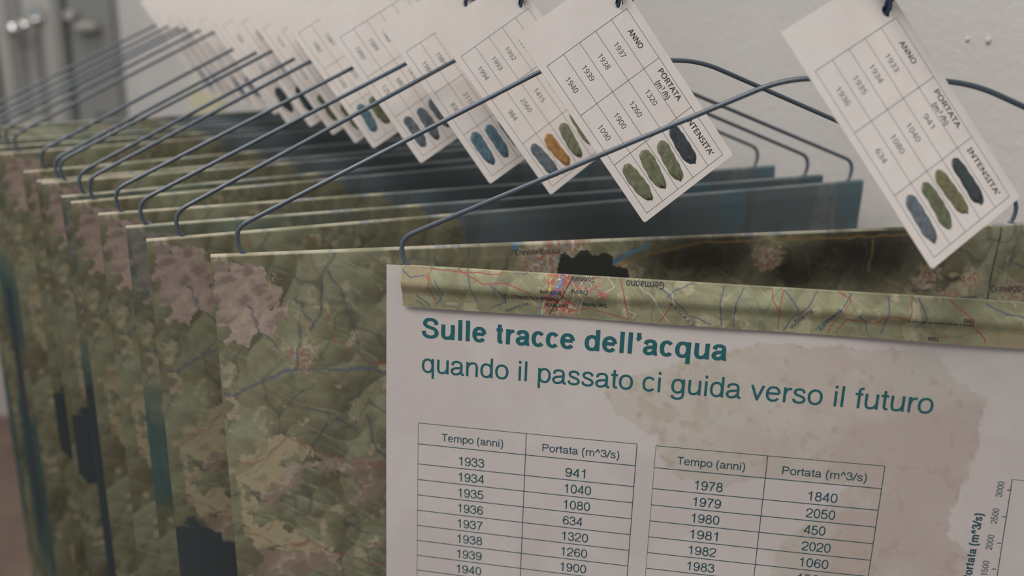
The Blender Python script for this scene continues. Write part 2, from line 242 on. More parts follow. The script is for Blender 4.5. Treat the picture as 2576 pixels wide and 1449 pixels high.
class Print:
    """collects flat ink shapes in sheet coordinates (x right, y up)"""
    def __init__(s): s.V = []; s.F = []
    def add(s, co, faces):
        s.lay = getattr(s, 'lay', 0); n = len(s.V); s.V += [(c[0], c[1], c[2] if len(c) > 2 else 0) for c in co]; s.F += [tuple(i + n for i in f) for f in faces]
    def line(s, x0, y0, x1, y1, t, seg=1):
        d = Vector((x1 - x0, y1 - y0)); L = d.length; d /= L; nn = Vector((-d.y, d.x)) * t / 2
        for k in range(seg):
            a = Vector((x0, y0)) + d * L * k / seg; b = Vector((x0, y0)) + d * L * (k + 1) / seg
            s.add([a - nn, b - nn, b + nn, a + nn], [(0, 1, 2, 3)])
    def text(s, st, x, y, cap, width=None, anchor='c', rot=0, bold=0.0, res=3):
        """(x, y) is the baseline anchor; cap = height of capitals; width = full width of the line"""
        if res == 'g': co, fa = grotesque(st, bold > 0); H = 1.0; z = co[:, 2].copy(); co = co[:, :2]
        else: co, fa = text_geo(st, bold, res); H = text_geo('H', 0, res)[0][:, 1].max(); z = np.zeros(len(co))
        if not len(co): return
        k = cap / H; c = co * k
        x0, x1 = c[:, 0].min(), c[:, 0].max(); c[:, 0] -= x0
        if width: c[:, 0] *= width / (x1 - x0)
        w = c[:, 0].max()
        if anchor == 'c': c[:, 0] -= w / 2
        a = math.radians(rot); R = np.array([[math.cos(a), math.sin(a)], [-math.sin(a), math.cos(a)]])
        s.add(np.column_stack([c @ R + np.array([x, y]), z]), fa)
    def build(s, name, surf, mat, parent, eps=.00012):
        return mesh_obj(name, from_py(name, [surf(x, y, eps + z * 4e-6) for x, y, z in s.V], s.F), parent, mat)

# ------------------------------------------------------------------ procedural map drawing (numpy -> colour attribute)
def vnoise(x, y, seed):
    xi = np.floor(x).astype(np.int64); yi = np.floor(y).astype(np.int64); fx = x - xi; fy = y - yi
    fx = fx * fx * fx * (fx * (fx * 6 - 15) + 10); fy = fy * fy * fy * (fy * (fy * 6 - 15) + 10)
    def h(a, b):
        n = (a * 374761393 + b * 668265263 + seed * 982451653) & 0x7fffffff
        n = ((n ^ (n >> 13)) * 1274126177) & 0x7fffffff
        return ((n ^ (n >> 16)) & 0xffff) / 65535.0
    return (h(xi, yi) * (1 - fx) + h(xi + 1, yi) * fx) * (1 - fy) + (h(xi, yi + 1) * (1 - fx) + h(xi + 1, yi + 1) * fx) * fy
def fbm(x, y, seed, oct=5, gain=.5, ridged=False):
    t = 0; a = 1; n = 0
    for k in range(oct):
        v = vnoise(x + 17.3 * k, y - 9.1 * k, seed + k)
        if ridged: v = 1 - abs(2 * v - 1)
        t = t + a * v; n += a; a *= gain; x = x * 2.03; y = y * 2.03
    return t / n
def inside(poly, X, Y):
    r = np.zeros(X.shape, bool); P = np.array(poly); x0, y0 = P[-1]
    for x1, y1 in P:
        c = ((y0 > Y) != (y1 > Y)); 
        if y0 != y1: r ^= c & (X < (x1 - x0) * (Y - y0) / (y1 - y0) + x0)
        x0, y0 = x1, y1
    return r
def dline(pl, X, Y):
    d = np.full(X.shape, 9.0)
    for (x0, y0), (x1, y1) in zip(pl, pl[1:]):
        vx, vy = x1 - x0, y1 - y0; L2 = vx * vx + vy * vy + 1e-12
        t = np.clip(((X - x0) * vx + (Y - y0) * vy) / L2, 0, 1)
        d = np.minimum(d, np.hypot(X - x0 - t * vx, Y - y0 - t * vy))
    return d
def mix(C, col, a):
    a = np.clip(a, 0, 1)[..., None]; return C * (1 - a) + np.asarray(col, float) * a
def stroke(C, lines, X, Y, wdt, col, alpha, soft, seed=1, wob=.0012):
    wx = (fbm(X / .006, Y / .006, seed, 3) - .5) * 2 * wob; wy = (fbm(X / .006, Y / .006, seed + 31, 3) - .5) * 2 * wob
    for pl in lines:
        P = np.array(pl); mm = (X > P[:, 0].min() - .004) & (X < P[:, 0].max() + .004) & (Y > P[:, 1].min() - .004) & (Y < P[:, 1].max() + .004)
        if not mm.any(): continue
        idx = np.where(mm); d = dline(pl, X[idx] + wx[idx], Y[idx] + wy[idx])
        a = alpha * np.clip((wdt / 2 + soft - d) / soft, 0, 1); C[idx] = mix(C[idx], col, a)
    return C
def terrain(X, Y, seed=5, grain=1.0):
    """printed relief: olive slopes, lighter fields, darker wooded flanks (sRGB 0..255)"""
    wx = X + .010 * (fbm(X / .03, Y / .03, seed + 70, 3) - .5); wy = Y + .010 * (fbm(X / .03, Y / .03, seed + 90, 3) - .5)
    def height(x, y):
        u = (x * .85 + y * .53); v = (-x * .53 + y * .85)
        return fbm(u / .060, v / .034, seed, 3, .42, True) + .16 * fbm(u / .026, v / .0115, seed + 20, 2, .4, True)
    e = .0010; h = height(wx, wy); gx = (height(wx + e, wy) - h) / e; gy = (height(wx, wy + e) - h) / e
    sh = np.clip(.5 + (gx * .8 + gy * .6) * -.0085, 0, 1)
    low = fbm(X / .05, Y / .05, seed + 40, 3); mid = fbm(X / .014, Y / .014, seed + 41, 4)
    C = np.zeros(X.shape + (3,)); C[:] = (126, 124, 100)
    C = mix(C, (141, 143, 118), np.clip((low - .46) * 5, 0, .9))
    C = mix(C, (114, 107, 86), np.clip((mid - .50) * 5, 0, .5))
    C = mix(C, (84, 81, 64), np.clip((.56 - sh) * 2.6, 0, 1) * .70)
    C = mix(C, (152, 155, 130), np.clip((sh - .56) * 2.2, 0, 1) * .5)
    C = mix(C, (76, 78, 74), np.clip((.022 - np.abs(fbm(wx / .026, wy / .034, seed + 61, 3) - .5)) * 30, 0, .38))
    C = mix(C, (170, 158, 134), np.clip((fbm(X / .0085, Y / .0085, seed + 55, 4) - .71) * 12, 0, .7))
    C = mix(C, C * .95, np.clip((fbm(X / .0030, Y / .0030, seed + 80, 3) - .45) * 4, 0, 1) * grain)
    return C, h, sh
def wpoly(polys, X, Y, seed, amp=.006, sc=.007):
    a = X + amp * (fbm(X / sc, Y / sc, seed, 4) - .5) * 2; b = Y + amp * (fbm(X / sc, Y / sc, seed + 7, 4) - .5) * 2
    r = np.zeros(X.shape, bool)
    for p in polys: r |= inside(p, a, b)
    return r.astype(float)
def draw_town(C, X, Y, towns, seed):
    n = fbm(X / .0022, Y / .0022, seed, 3, .6); n2 = fbm(X / .0014, Y / .0014, seed + 5, 2)
    for x, y, r in towns:
        d = np.hypot(X - x, Y - y) / r; f = np.clip(1.3 - d - (n - .5) * 1.6, 0, 1)
        C = mix(C, (160, 150, 128), np.clip(f * 1.5, 0, .5)); C = mix(C, (150, 84, 76), f * np.clip((n2 - .56) * 12, 0, .6))
        C = mix(C, (190, 182, 172), f * np.clip((.40 - n2) * 12, 0, .6))
    return C
def draw_map(X, Y, kind, seed=5):
    C, h, sh = terrain(X, Y, seed)
    wX = X + .008 * (fbm(X / .012, Y / .012, 301, 3) - .5); wY = Y + .008 * (fbm(X / .012, Y / .012, 302, 3) - .5)
    m = wpoly(BMAP['pink'], X, Y, 3, .009, .006); C = mix(C, (160, 142, 132), m * .92)
    fl = fbm((wX * .5 + wY * .87) / .0060, (wX * .87 - wY * .5) / .011, seed + 9, 4, .55, True)
    m2 = wpoly(BMAP['mauve'], X, Y, 13, .009, .007); C = mix(C, (136, 120, 106), m2 * .8)
    rk = np.clip(m + m2, 0, 1); C = mix(C, (116, 102, 95), rk * np.clip((.62 - fl) * 3.4, 0, .65)); C = mix(C, (178, 160, 146), rk * np.clip((fl - .74) * 4, 0, .6))
    m = wpoly(BMAP['tan'], X, Y, 23, .007, .005); C = mix(C, (164, 152, 124), m * .85); C = mix(C, (128, 120, 98), m * np.clip((.62 - fl) * 4, 0, .6))
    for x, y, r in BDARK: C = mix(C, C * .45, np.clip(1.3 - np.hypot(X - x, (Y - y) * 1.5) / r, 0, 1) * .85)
    C = stroke(C, BMAP['bluethick'], X, Y, .0010, (86, 92, 108), .65, .0008, wob=.0025)
    C = stroke(C, BMAP['blue'], X, Y, .0003, (70, 76, 86), .5, .0006, wob=.003)
    if kind == 'front': C = stroke(C, BMAP['bigblue'], X, Y, .0011, (76, 116, 152), .85, .0005)
    C = stroke(C, BMAP['red'], X, Y, .0004, (136, 86, 72), .5, .0006, wob=.003)
    C = stroke(C, BMAP['orange'], X, Y, .0007, (140, 110, 66), .55, .0006)
    C = draw_town(C, X, Y, [(x, y, r * (.55 if x > .2 else .9)) for x, y, r in BTOWN] if kind == 'front' else BTOWN[:1] + BTOWN[9:], 44)
    rr = random.Random(8); lines = []
    for k in range(70):
        x = rr.uniform(-.01, .41); y = rr.uniform(0, .33); a = rr.uniform(.6, 2.5); pl = [(x, y)]
        for q in range(4): a += rr.uniform(-.5, .5); x += .007 * math.cos(a); y += .007 * math.sin(a); pl.append((x, y))
        lines.append(pl)
    C = stroke(C, lines, X, Y, .0006, (70, 80, 90), .5, .0006)
    C = stroke(C, BMAP['black'], X, Y, .0004, (30, 34, 36), .95, .0003, wob=0)
    if kind == 'front':
        C = mix(C, (52, 56, 54), wpoly(BMAP['slate'], X, Y, 33, .0018, .004))
    else:
        edge = .150 + .016 * (fbm(Y / .02, Y * 0 + 3.3, 61, 4) - .5) * 2 + Y * .35
        sl = np.clip((X - edge) / .0012, 0, 1) * np.clip((.16 - Y) / .01, 0, 1)
        blue = np.clip((fbm(X / .03, Y / .10, 77, 4) - .60) * 14, 0, .5)
        dk = mix(np.broadcast_to(np.array((94, 102, 106.)), C.shape), (78, 110, 122), blue)
        dk = mix(dk, (86, 92, 92), np.clip((fbm(X / .012, Y / .05, 78, 3) - .66) * 14, 0, .7))
        C = C * (1 - sl[..., None]) + dk * sl[..., None]
        m = ((X > .383) & (X < .401)) * 1.0 * np.clip((fbm(X / .004, Y / .004, 5, 3) - .3) * 4, 0, .5); C = mix(C, (120, 124, 118), m * sl)
        if kind == 'dark':
            b = wpoly([[(-.02, .160), (-.002, .155), (.012, .176), (.05, .168), (.07, .2), (.10, .215), (.1, .34), (.0, .34), (-.004, .21), (-.02, .20)]], X, Y, 41)
            C = mix(C, (66, 72, 74), b)
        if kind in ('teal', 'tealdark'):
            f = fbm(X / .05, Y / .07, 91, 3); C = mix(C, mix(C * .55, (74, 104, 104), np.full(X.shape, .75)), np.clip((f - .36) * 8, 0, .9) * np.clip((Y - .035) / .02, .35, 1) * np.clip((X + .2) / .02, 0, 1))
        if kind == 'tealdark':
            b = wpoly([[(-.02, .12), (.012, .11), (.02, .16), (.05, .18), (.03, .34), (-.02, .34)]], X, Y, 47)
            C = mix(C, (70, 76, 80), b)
    return C
def add_cols(me, C):
    """C: sRGB 0..255 per vertex"""
    a = me.color_attributes.new('Col', 'FLOAT_COLOR', 'POINT'); d = np.ones((len(me.vertices), 4), np.float32); d[:, :3] = lin(np.clip(C, 0, 255)); a.data.foreach_set('color', d.ravel())
def grid_mesh(name, P, mat):
    """P: rows x cols x 3"""
    r, c = P.shape[:2]; me = bpy.data.meshes.new(name); me.vertices.add(r * c); me.vertices.foreach_set('co', P.reshape(-1).astype(np.float32))
    i = np.arange((r - 1) * (c - 1)); R, Cc = i // (c - 1), i % (c - 1); a = R * c + Cc
    q = np.stack([a, a + c, a + c + 1, a + 1], 1).astype(np.int32)
    me.loops.add(q.size); me.loops.foreach_set('vertex_index', q.reshape(-1)); me.polygons.add(len(q))
    me.polygons.foreach_set('loop_start', np.arange(0, q.size, 4, dtype=np.int32))
    me.update(calc_edges=True); me.polygons.foreach_set('use_smooth', np.ones(len(q), bool)); me.materials.append(mat); return me

# ------------------------------------------------------------------ the row of hangers: where each one hangs
ZB = EYE - .128                       # the hangers' bottom bars
MID = np.array([.0051, .5837]); RAIL = np.array([-.5707, .8211]); WALLN = np.array([.8211, .5707])
ZR = ZB + .1475                       # centre of the rail
def uv(yaw): a = math.radians(yaw); return np.array([math.cos(a), math.sin(a)])
# name, left end of the bar, yaw, bar width, where the neck sits along the bar
HANGERS = [('A', (-.0501, .4598), -12.6, .400, .492), ('B', (-.1293, .4794), 9.14, .400, .468), ('C', (-.1679, .5126), 21.3, .412, .463),
           ('D', (-.1945, .5384), 20.0, .412, .475), ('E', (-.2185, .5697), 20.4, .412, .475)]
for nm, s, y in (('F', .1332, 27.5), ('G', .1591, 29.0), ('H', .2046, 27.2), ('I', .2250, 30.5), ('J', .2699, 32.0), ('K', .3550, 30.5),
                 ('L', .388, 29.5), ('M', .420, 29), ('N', .440, 28.5), ('O', .468, 28), ('P', .503, 28)):
    nk = MID + RAIL * s; HANGERS.append((nm, tuple(nk - .197 * uv(y)), y, .405, .487))

# ------------------------------------------------------------------ the room
def V3(xy, z): return (float(xy[0]), float(xy[1]), z)
def wall_pt(s, off=0.0): return MID + WALLN * (.26 - off) + RAIL * s
wall_h = 3.3
s0, s1 = -2.2, (np.array([-.7977, 2.1768]) - MID) @ RAIL
def prism(name, pts, z0, z1, mat, kind='structure', parent=None):
    n = len(pts); V = [V3(p, z0) for p in pts] + [V3(p, z1) for p in pts]
    F = [tuple(range(n))[::-1], tuple(range(n, 2 * n))] + [(i, (i + 1) % n, n + (i + 1) % n, n + i) for i in range(n)]
    me = from_py(name, V, F, mat); bm = bmesh.new(); bm.from_mesh(me); bmesh.ops.recalc_face_normals(bm, faces=bm.faces); bm.to_mesh(me); bm.free()
    o = mesh_obj(name, me, parent); 
    if kind: o['kind'] = kind
    return o
wall_right = prism('wall_right', [wall_pt(s0), wall_pt(s1), wall_pt(s1, -.14), wall_pt(s0, -.14)], 0, wall_h, M['plaster'])
for (x, y, z), r in zip(LUMPS[:2], (.0013, .0017)):
    bm = bmesh.new(); bmesh.ops.create_icosphere(bm, subdivisions=2, radius=r)
    p = np.array([x, y]) + WALLN * .0095
    for v in bm.verts: v.co = Vector((v.co.x + p[0], v.co.y + p[1], v.co.z * 1.2 + EYE + z))
    me = bpy.data.meshes.new('plaster_lump'); bm.to_mesh(me); bm.free(); mesh_obj('plaster_lump', me, wall_right, M['plaster'])
wall_back = box('wall_back', -3.2, 1.2, 3.22, 3.34, 0, wall_h, M['far_wall']); wall_back['kind'] = 'structure'
floor = box('floor', -3.2, 3.2, -3.0, 3.22, -.05, 0, M['floor']); floor['kind'] = 'structure'
# pale door with lever, at the far end
E_ = EYE
d1 = empty('door_1', (-1.52, 3.22, 0)); tag(d1, kind='structure'); 
def rel(o, ch): ch.parent = o; ch.location = -Vector(o.location); return ch
rel(d1, box('door_leaf', -1.513, -1.332, 3.17, 3.218, .9, 2.4, M['door_pale'], bevel=.002))
rel(d1, box('door_panel', -1.475, -1.430, 3.160, 3.169, 1.0, 2.3, M['door_dark'], bevel=.002))
rel(d1, box('door_panel', -1.56, -1.518, 3.150, 3.218, .9, 2.4, M['door_dark'], bevel=.002))
def disc(name, x, y, z, r, t, mat, par):
    bm = bmesh.new(); bmesh.ops.create_cone(bm, cap_ends=True, segments=28, radius1=r, radius2=r * .9, depth=t, matrix=Matrix.Translation((x, y, z)) @ Matrix.Rotation(math.pi / 2, 4, 'X'))
    me = bpy.data.meshes.new(name); bm.to_mesh(me); bm.free(); return rel(par, mesh_obj(name, me, None, mat))
disc('handle_rosette', -1.383, 3.160, E_ - .109, .026, .016, M['chrome'], d1)
rel(d1, mesh_obj('door_lever', tube('door_lever', rounded([(-1.383, 3.160, E_ - .125), (-1.383, 3.11, E_ - .140), (-1.45, 3.105, E_ - .150)], .02), .012, M['chrome'])))
rel(d1, mesh_obj('door_knob', tube('door_knob', [(-1.418 + .03 * math.cos(a) * 0, 3.08 + .02, E_ - .152 + 0 * a) for a in ()] or [(-1.441, 3.10, E_ - .151), (-1.43, 3.10, E_ - .152), (-1.40, 3.10, E_ - .154)], .026, M['chrome'])))
rel(d1, box('dark_strip', -1.405, -1.382, 3.155, 3.169, E_ - .44, E_ - .17, M['door_dark'], bevel=.004))  # dark upright strip on the door leaf, below the handle
d2 = empty('door_2', (-1.29, 3.22, 0)); tag(d2, kind='structure')
rel(d2, box('door_leaf', -1.300, -1.150, 3.175, 3.218, .9, 2.4, M['door_grey'], bevel=.002))
rel(d2, box('door_panel', -1.250, -1.165, 3.160, 3.174, 1.0, 2.3, M['door_dark'], bevel=.002))
rel(d2, box('push_bar', -1.262, -1.195, 3.11, 3.155, E_ - .158, E_ - .132, M['door_pale'], bevel=.008))
disc('bolt_knob', -1.278, 3.145, E_ - .113, .016, .028, M['door_pale'], d2)
t1 = box('trim_1', -1.328, -1.304, 3.14, 3.219, 0, 3.0, M['door_dark']); t1['kind'] = 'structure'
# cream notice on the wall
p0, p1 = NOTICE[1], NOTICE[2]
n_pts = [np.array([-.561, 1.838]), np.array([-.476, 1.715])]
def wall_plate(name, a, b, z0, z1, off, th, mat):
    s_a = (np.array(a) - MID) @ RAIL; s_b = (np.array(b) - MID) @ RAIL
    return prism(name, [wall_pt(s_a, off), wall_pt(s_b, off), wall_pt(s_b, off + th), wall_pt(s_a, off + th)], z0, z1, mat, kind=None)
cn = wall_plate('paper_notice', n_pts[0], n_pts[1], EYE - .30, EYE - .182, .0002, .004, M['cream'])
tag(cn, 'small blank cream notice on the white wall behind the hanger wires', 'notice')

# rail and its wall brackets
rail = empty('hanging_rail', V3(MID, ZR)); tag(rail, 'steel rail over the frame that carries every wire hanger', 'rail')
def railp(s, off=0, z=0): return Vector(V3(RAIL * s + WALLN * off, z))
mesh_obj('rail_bar', tube('rail_bar', [railp(-.62), railp(.3), railp(1.0)], .0105, M['rail'], 20), rail)
for s in (-.55, .92):
    mesh_obj('bracket', tube('bracket', [railp(s, 0, .004), railp(s, .262, .004)], .008, M['rail'], 14), rail)
    mesh_obj('wall_flange', tube('wall_flange', [railp(s, .252, .004), railp(s, .262, .004)], .026, M['rail'], 24), rail)

# ------------------------------------------------------------------ wire hangers
WHERE = dict(A='nearest wire hanger, twisted towards the viewer, carrying the titled poster', B='second wire hanger, behind the 1937 to 1940 tag, carrying a green map',
             C='third wire hanger from the front, rounded shoulder seen above the dark map end')
ORD = ['first', 'second', 'third', 'fourth', 'fifth', 'sixth', 'seventh', 'eighth', 'ninth', 'tenth', 'eleventh', 'twelfth', 'thirteenth', 'fourteenth', 'fifteenth', 'farthest']
def hanger(idx, nm, L, yaw, W, fr):
    d = uv(yaw); nk = np.array(L) + d * W * fr; n = W * fr; root = empty('wire_hanger', V3(nk, ZB), math.radians(yaw))
    x0 = -W * fr; x1 = W * (1 - fr); zt = .0885; r = .00113
    path = [(x0 + .004, 0, 0), (x0, 0, .004), (x0 - .0005, 0, .0145), (x0 + .0095, 0, .0195), (-.040, 0, .0855), (-.026, 0, .0880), (-.004, 0, .0888)]
    left = rounded([(x0 * .9, 0, 0), (x0 + .002, 0, 0), (x0 - .0005, 0, .014), (-.034, 0, zt), (-.004, 0, zt)], .012, 8)
    right = rounded([(.004, 0, zt), (.034, 0, zt), (x1 + .0005, 0, .014), (x1 - .002, 0, 0), (x1 * .9, 0, 0)], .012, 8)
    bar = [(x1 * .9, 0, 0), (x0 * .9, 0, 0)]
    pts = [Vector(p) for p in left] + [Vector(p) for p in right]
    # the bar closes the loop
    for k in range(1, 8): t = k / 8; pts.append(Vector((x1 * .9 * (1 - t) + x0 * .9 * t, 0, 0)))
    mesh_obj('wire_frame', tube('wire_frame', pts, r, M['wire'], 10, closed=True), root)
    # twisted neck and hook over the rail; the rail may pass a little beside the neck
    dev = (nk - MID) @ np.array([-RAIL[1], RAIL[0]]); w = -dev * np.array([-RAIL[1], RAIL[0]])
    c, s = math.cos(math.radians(yaw)), math.sin(math.radians(yaw)); off = Vector((w[0] * c + w[1] * s, -w[0] * s + w[1] * c, 0))
    for ph in (0, math.pi):
        tw = [(.0012 * math.cos(ph + k * .7), .0012 * math.sin(ph + k * .7), zt + .0005 + k * .00085) for k in range(28)]
        mesh_obj('twisted_neck', tube('twisted_neck', tw, r, M['wire'], 8), root)
    R = .0130; cz = ZR - ZB + .0105 + r - R + .0002; hk = [Vector((0, 0, zt + .018)), Vector((0, 0, zt + .026))]
    for k in range(0, 25):
        a = -math.pi / 2 + k / 24 * math.radians(300); hk.append(Vector((R * math.cos(a), 0, cz + R * math.sin(a))) + off)
    mesh_obj('hook', tube('hook', hk, r * 1.05, M['wire'], 10), root)
    lab = WHERE.get(nm, '%s wire hanger from the front in the receding row, thin dark blue wire' % ORD[idx])
    tag(root, lab, 'hanger', 'dark blue wire hangers in a receding row'); return root
for i, h in enumerate(HANGERS): hanger(i, *h)

# ------------------------------------------------------------------ folded map sheets behind the poster
def fold_profile():
    """(dn, z, v): towards the viewer, height, distance down the sheet, from the back flap over the bar to the front"""
    out = [(-.0032, -.022, 0), (-.0030, -.010, 0), (-.0022, -.001, 0)]
    for k in range(7): a = math.pi * (1 - k / 6); out.append((.0021 * math.cos(a), .0009 + .0013 * math.sin(a), 0))
    return out
def sheet_mesh(name, kind, step, width=(-.012, .412), fine=.33, seedw=0):
    xs = np.arange(width[0], width[1] + step / 2, step); vs = np.concatenate([np.arange(0, fine, step), np.linspace(fine, .52, 12)])
    prof = fold_profile(); rows = len(prof) + len(vs); P = np.zeros((rows, len(xs), 3)); Vd = np.zeros(rows)
    for i, (n, z, v) in enumerate(prof): P[i, :, 1] = -n; P[i, :, 2] = z; Vd[i] = v
    k = len(prof); P[k:, :, 2] = -vs[:, None] + .0006; Vd[k:] = vs
    wave = .0022 * np.sin(xs * 17 + 1 + seedw)[None, :] * np.clip(vs / .1, 0, 1)[:, None] + .0012 * np.sin(vs * 26 + seedw)[:, None] * np.clip(vs / .05, 0, 1)[:, None] + .0012 * np.exp(-((vs - .012) / .006) ** 2)[:, None] * 0
    bulge = .0021 - .0021 * np.clip((vs - .006) / .02, 0, 1)
    P[k:, :, 1] = -(bulge[:, None] + wave * .8); P[:, :, 0] = xs[None, :]
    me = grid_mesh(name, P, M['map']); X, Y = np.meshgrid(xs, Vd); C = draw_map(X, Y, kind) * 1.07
    worn = np.clip((fbm(xs / .02, xs * 0, 7, 3) - .25) * 2.2, .15, .8); hue = fbm(xs / .006, xs * 0 + 5, 12, 2)   # the paper shows white where the fold is rubbed
    for i in range(5, 9): C[i] = mix(C[i], np.where((hue > .68)[:, None], (150, 160, 176), (198, 190, 170)), worn * np.where((xs > .15) & (kind != 'front'), .25, .85))
    add_cols(me, C.reshape(-1, 3)); return me
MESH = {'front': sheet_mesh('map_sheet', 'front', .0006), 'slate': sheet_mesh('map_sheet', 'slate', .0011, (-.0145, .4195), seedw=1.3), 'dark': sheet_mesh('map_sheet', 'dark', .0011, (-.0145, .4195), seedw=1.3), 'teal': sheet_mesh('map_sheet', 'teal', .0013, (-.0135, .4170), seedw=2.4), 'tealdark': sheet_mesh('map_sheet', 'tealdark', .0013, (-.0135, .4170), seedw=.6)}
def surf_B(x, y, eps): return (x, -(.0021 - .0021 * min(max((-y - .006) / .02, 0), 1)) - .0022 * .8 * math.sin(x * 17 + 1) * min(-y / .1, 1) - .8 * .0012 * math.sin(-y * 26) * min(-y / .05, 1) - eps * 2, y + .0006)
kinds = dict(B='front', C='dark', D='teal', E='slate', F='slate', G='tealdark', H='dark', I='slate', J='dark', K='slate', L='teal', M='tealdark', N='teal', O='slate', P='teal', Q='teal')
SHIFT = dict(C=0, D=.006, E=.005, F=.004)
SL = dict(B='green relief map sheet with a dark blot, just behind the titled poster', C='map sheet with a blue-black right half, second sheet behind the poster',
          D='teal-tinted map sheet showing a narrow blue-green strip, third behind the poster')
for i, (nm, L, yaw, W, fr) in enumerate(HANGERS):
    if nm == 'A': continue
    kd = kinds[nm]; o = mesh_obj('map_sheet', MESH[kd]); o.location = V3(np.array(L) + uv(yaw) * SHIFT.get(nm, 0 if nm == 'B' else .003), ZB); o.rotation_euler = (math.radians({'D': .8, 'E': -.5}.get(nm, 0)) * 0, 0, math.radians(yaw))
    tint = 'teal-tinted' if kd.startswith('teal') else 'green and pinkish'
    tag(o, SL.get(nm, '%s map sheet folded over the %s hanger of the row' % (tint, ORD[i])), 'map', 'printed map sheets folded over the hanger bars')
    if nm == 'B':
        for key, st, cap, wd in (('crev', 'Crevoladossola', .0026, .0222), ('toc', 'Toceno', .0032, .0128), ('cra', 'Craveggia', .0036, .0220), ('smm', 'SANTA MARIA MAGGIORE', .0019, .0250),
                                 ('but', 'Buttogno', .0019, .0110), ('cran', 'Crana', .0018, .0065), ('sca', 'Scarliccio', .0019, .0105)):
            x, v = BTXT[key]; pr = Print(); pr.text(st, x, -v - cap / 2, cap, wd, res=2); pr.build('place_name', surf_B, M['mapink'], o, .0002)

# ------------------------------------------------------------------ the poster in front
LA = np.array([-.0501, .4598]); YA = -12.6
poster = empty('folded_poster', V3(LA, ZB), math.radians(YA))
tag(poster, 'white poster with teal title Sulle tracce dell’acqua, folded over the nearest hanger', 'poster')
SHEAR = .035
def bend(x, v): return .0016 * math.sin(x * 11 + .4) * min(v / .08, 1)
def surf_A(x, y, eps=0):      # x along, y = minus distance down
    v = -y; return (x - SHEAR * v, .0012 - bend(x, max(v, 0)) - eps, -v + .0004)
st = .0009; xs = np.arange(-.0075, .4135, st); vs = np.concatenate([np.arange(-.0010, .20, st), np.linspace(.20, .52, 60)])
X, Y = np.meshgrid(xs, vs); P = np.zeros(X.shape + (3,)); P[..., 0] = X - SHEAR * Y; P[..., 2] = -Y + .0004
P[..., 1] = .0012 - .0016 * np.sin(X * 11 + .4) * np.minimum(np.maximum(Y, 0) / .08, 1)
C = np.zeros(X.shape + (3,)); C[:] = (209, 201, 197)
n1 = fbm(X / .05, Y / .05, 3, 4); n2 = fbm(X / .006, Y / .006, 9, 4); n3 = fbm(X / .0016, Y / .0016, 12, 2)
C = mix(C, (198, 188, 186), np.clip((n1 - .45) * 4, 0, .5)); C = mix(C, (206, 194, 192), np.clip((n2 - .5) * 3, 0, .3))
S = wpoly([STAIN], X, Y, 19, .0022, .006)
C = mix(C, C * (.955, .955, .925), S); C = mix(C, C * (.95, .90, .90), S * np.clip((fbm(X / .03, Y / .03, 41, 4) - .47) * 5, 0, .55) * np.clip((X - .15) / .05, 0, 1))
C = mix(C, C * (.93, .93, .87), S * np.clip((n2 - .5) * 5, 0, .6) * np.clip((.17 - X) / .05, 0, 1))
C = mix(C, (176, 152, 148), S * np.clip((fbm(X / .004, Y / .004, 27, 3) - .70) * 9, 0, .35))
C *= (1 + .02 * (n3 - .5))[..., None]
me = grid_mesh('sheet', P, M['poster']); add_cols(me, C.reshape(-1, 3)); mesh_obj('sheet', me, poster)
# the flap of map folded forward over the bar
fs = .00028; fx = np.arange(.0012, .398, fs); prof = [(-.0016, -.002, -.006), (-.0019, .0004, -.0035), (-.0008, .0020, -.002)]
def flap_n(v):  # distance towards the viewer
    v = np.maximum(v, 0); return sum(np.interp(np.maximum(v + q, 0), [0, .0035, .0078, .0098, .0125, .0197], [.0012, .0024, .0038, .0031, .0014, .0003]) for q in (-.0012, -.0006, 0, .0006, .0012)) / 5
fv = np.arange(0, .0196 + fs / 2, fs); rows = len(prof) + len(fv); FX, FV = np.meshgrid(fx, np.concatenate([[p[2] * .5 for p in prof], fv]))
P = np.zeros(FX.shape + (3,)); P[..., 0] = FX - SHEAR * np.maximum(FV, 0)
for i, (n, z, v) in enumerate(prof): P[i, :, 1] = -n; P[i, :, 2] = z
def flap_y(X, V): return -(flap_n(V) * (1 + .12 * np.sin(X * 31 + 1)) + .0004 * np.sin(X * 60) * np.clip(V / .02, 0, 1)) - .0004
P[len(prof):, :, 1] = flap_y(FX[len(prof):], FV[len(prof):]); P[len(prof):, :, 2] = -FV[len(prof):] + .0022
C, hh, sh = terrain(FX, FV + 1.7, 15)
C = C * 1.24; C = mix(C, (168, 172, 138), .25 + 0 * FX)
C = mix(C, (176, 160, 128), wpoly([[(0, -.01), (.012, -.01), (.013, .004), (.010, .012), (.004, .020), (0, .02)], [(.034, -.01), (.044, -.01), (.042, .002), (.036, .003)], [(.25, .012), (.29, .006), (.30, .025), (.25, .03)]], FX, FV, 3, .004) * .75)
ct = fbm(FX / .011, FV / .011, 120, 4); ct = np.abs(((ct * 26) % 1) - .5); C = mix(C, (112, 108, 74), np.clip((.10 - ct) * 9, 0, .28))
C = stroke(C, FLAP['blue'], FX, FV, .00022, (66, 88, 122), .75, .00026, 5, .0006); C = stroke(C, FLAP['bigblue'], FX, FV, .0013, (86, 140, 196), .9, .0003, 5, .0005)
C = stroke(C, FLAP['white'], FX, FV, .00016, (226, 222, 212), .7, .0002, 8, .0009); C = stroke(C, FLAP['yellow'], FX, FV, .0006, (214, 200, 90), .9, .0002, 5, .0004)
tn = fbm(FX / .0016, FV / .0016, 66, 3, .6); tn2 = np.abs(((fbm(FX / .004, FV / .004, 67, 2) * 9) % 1) - .5)
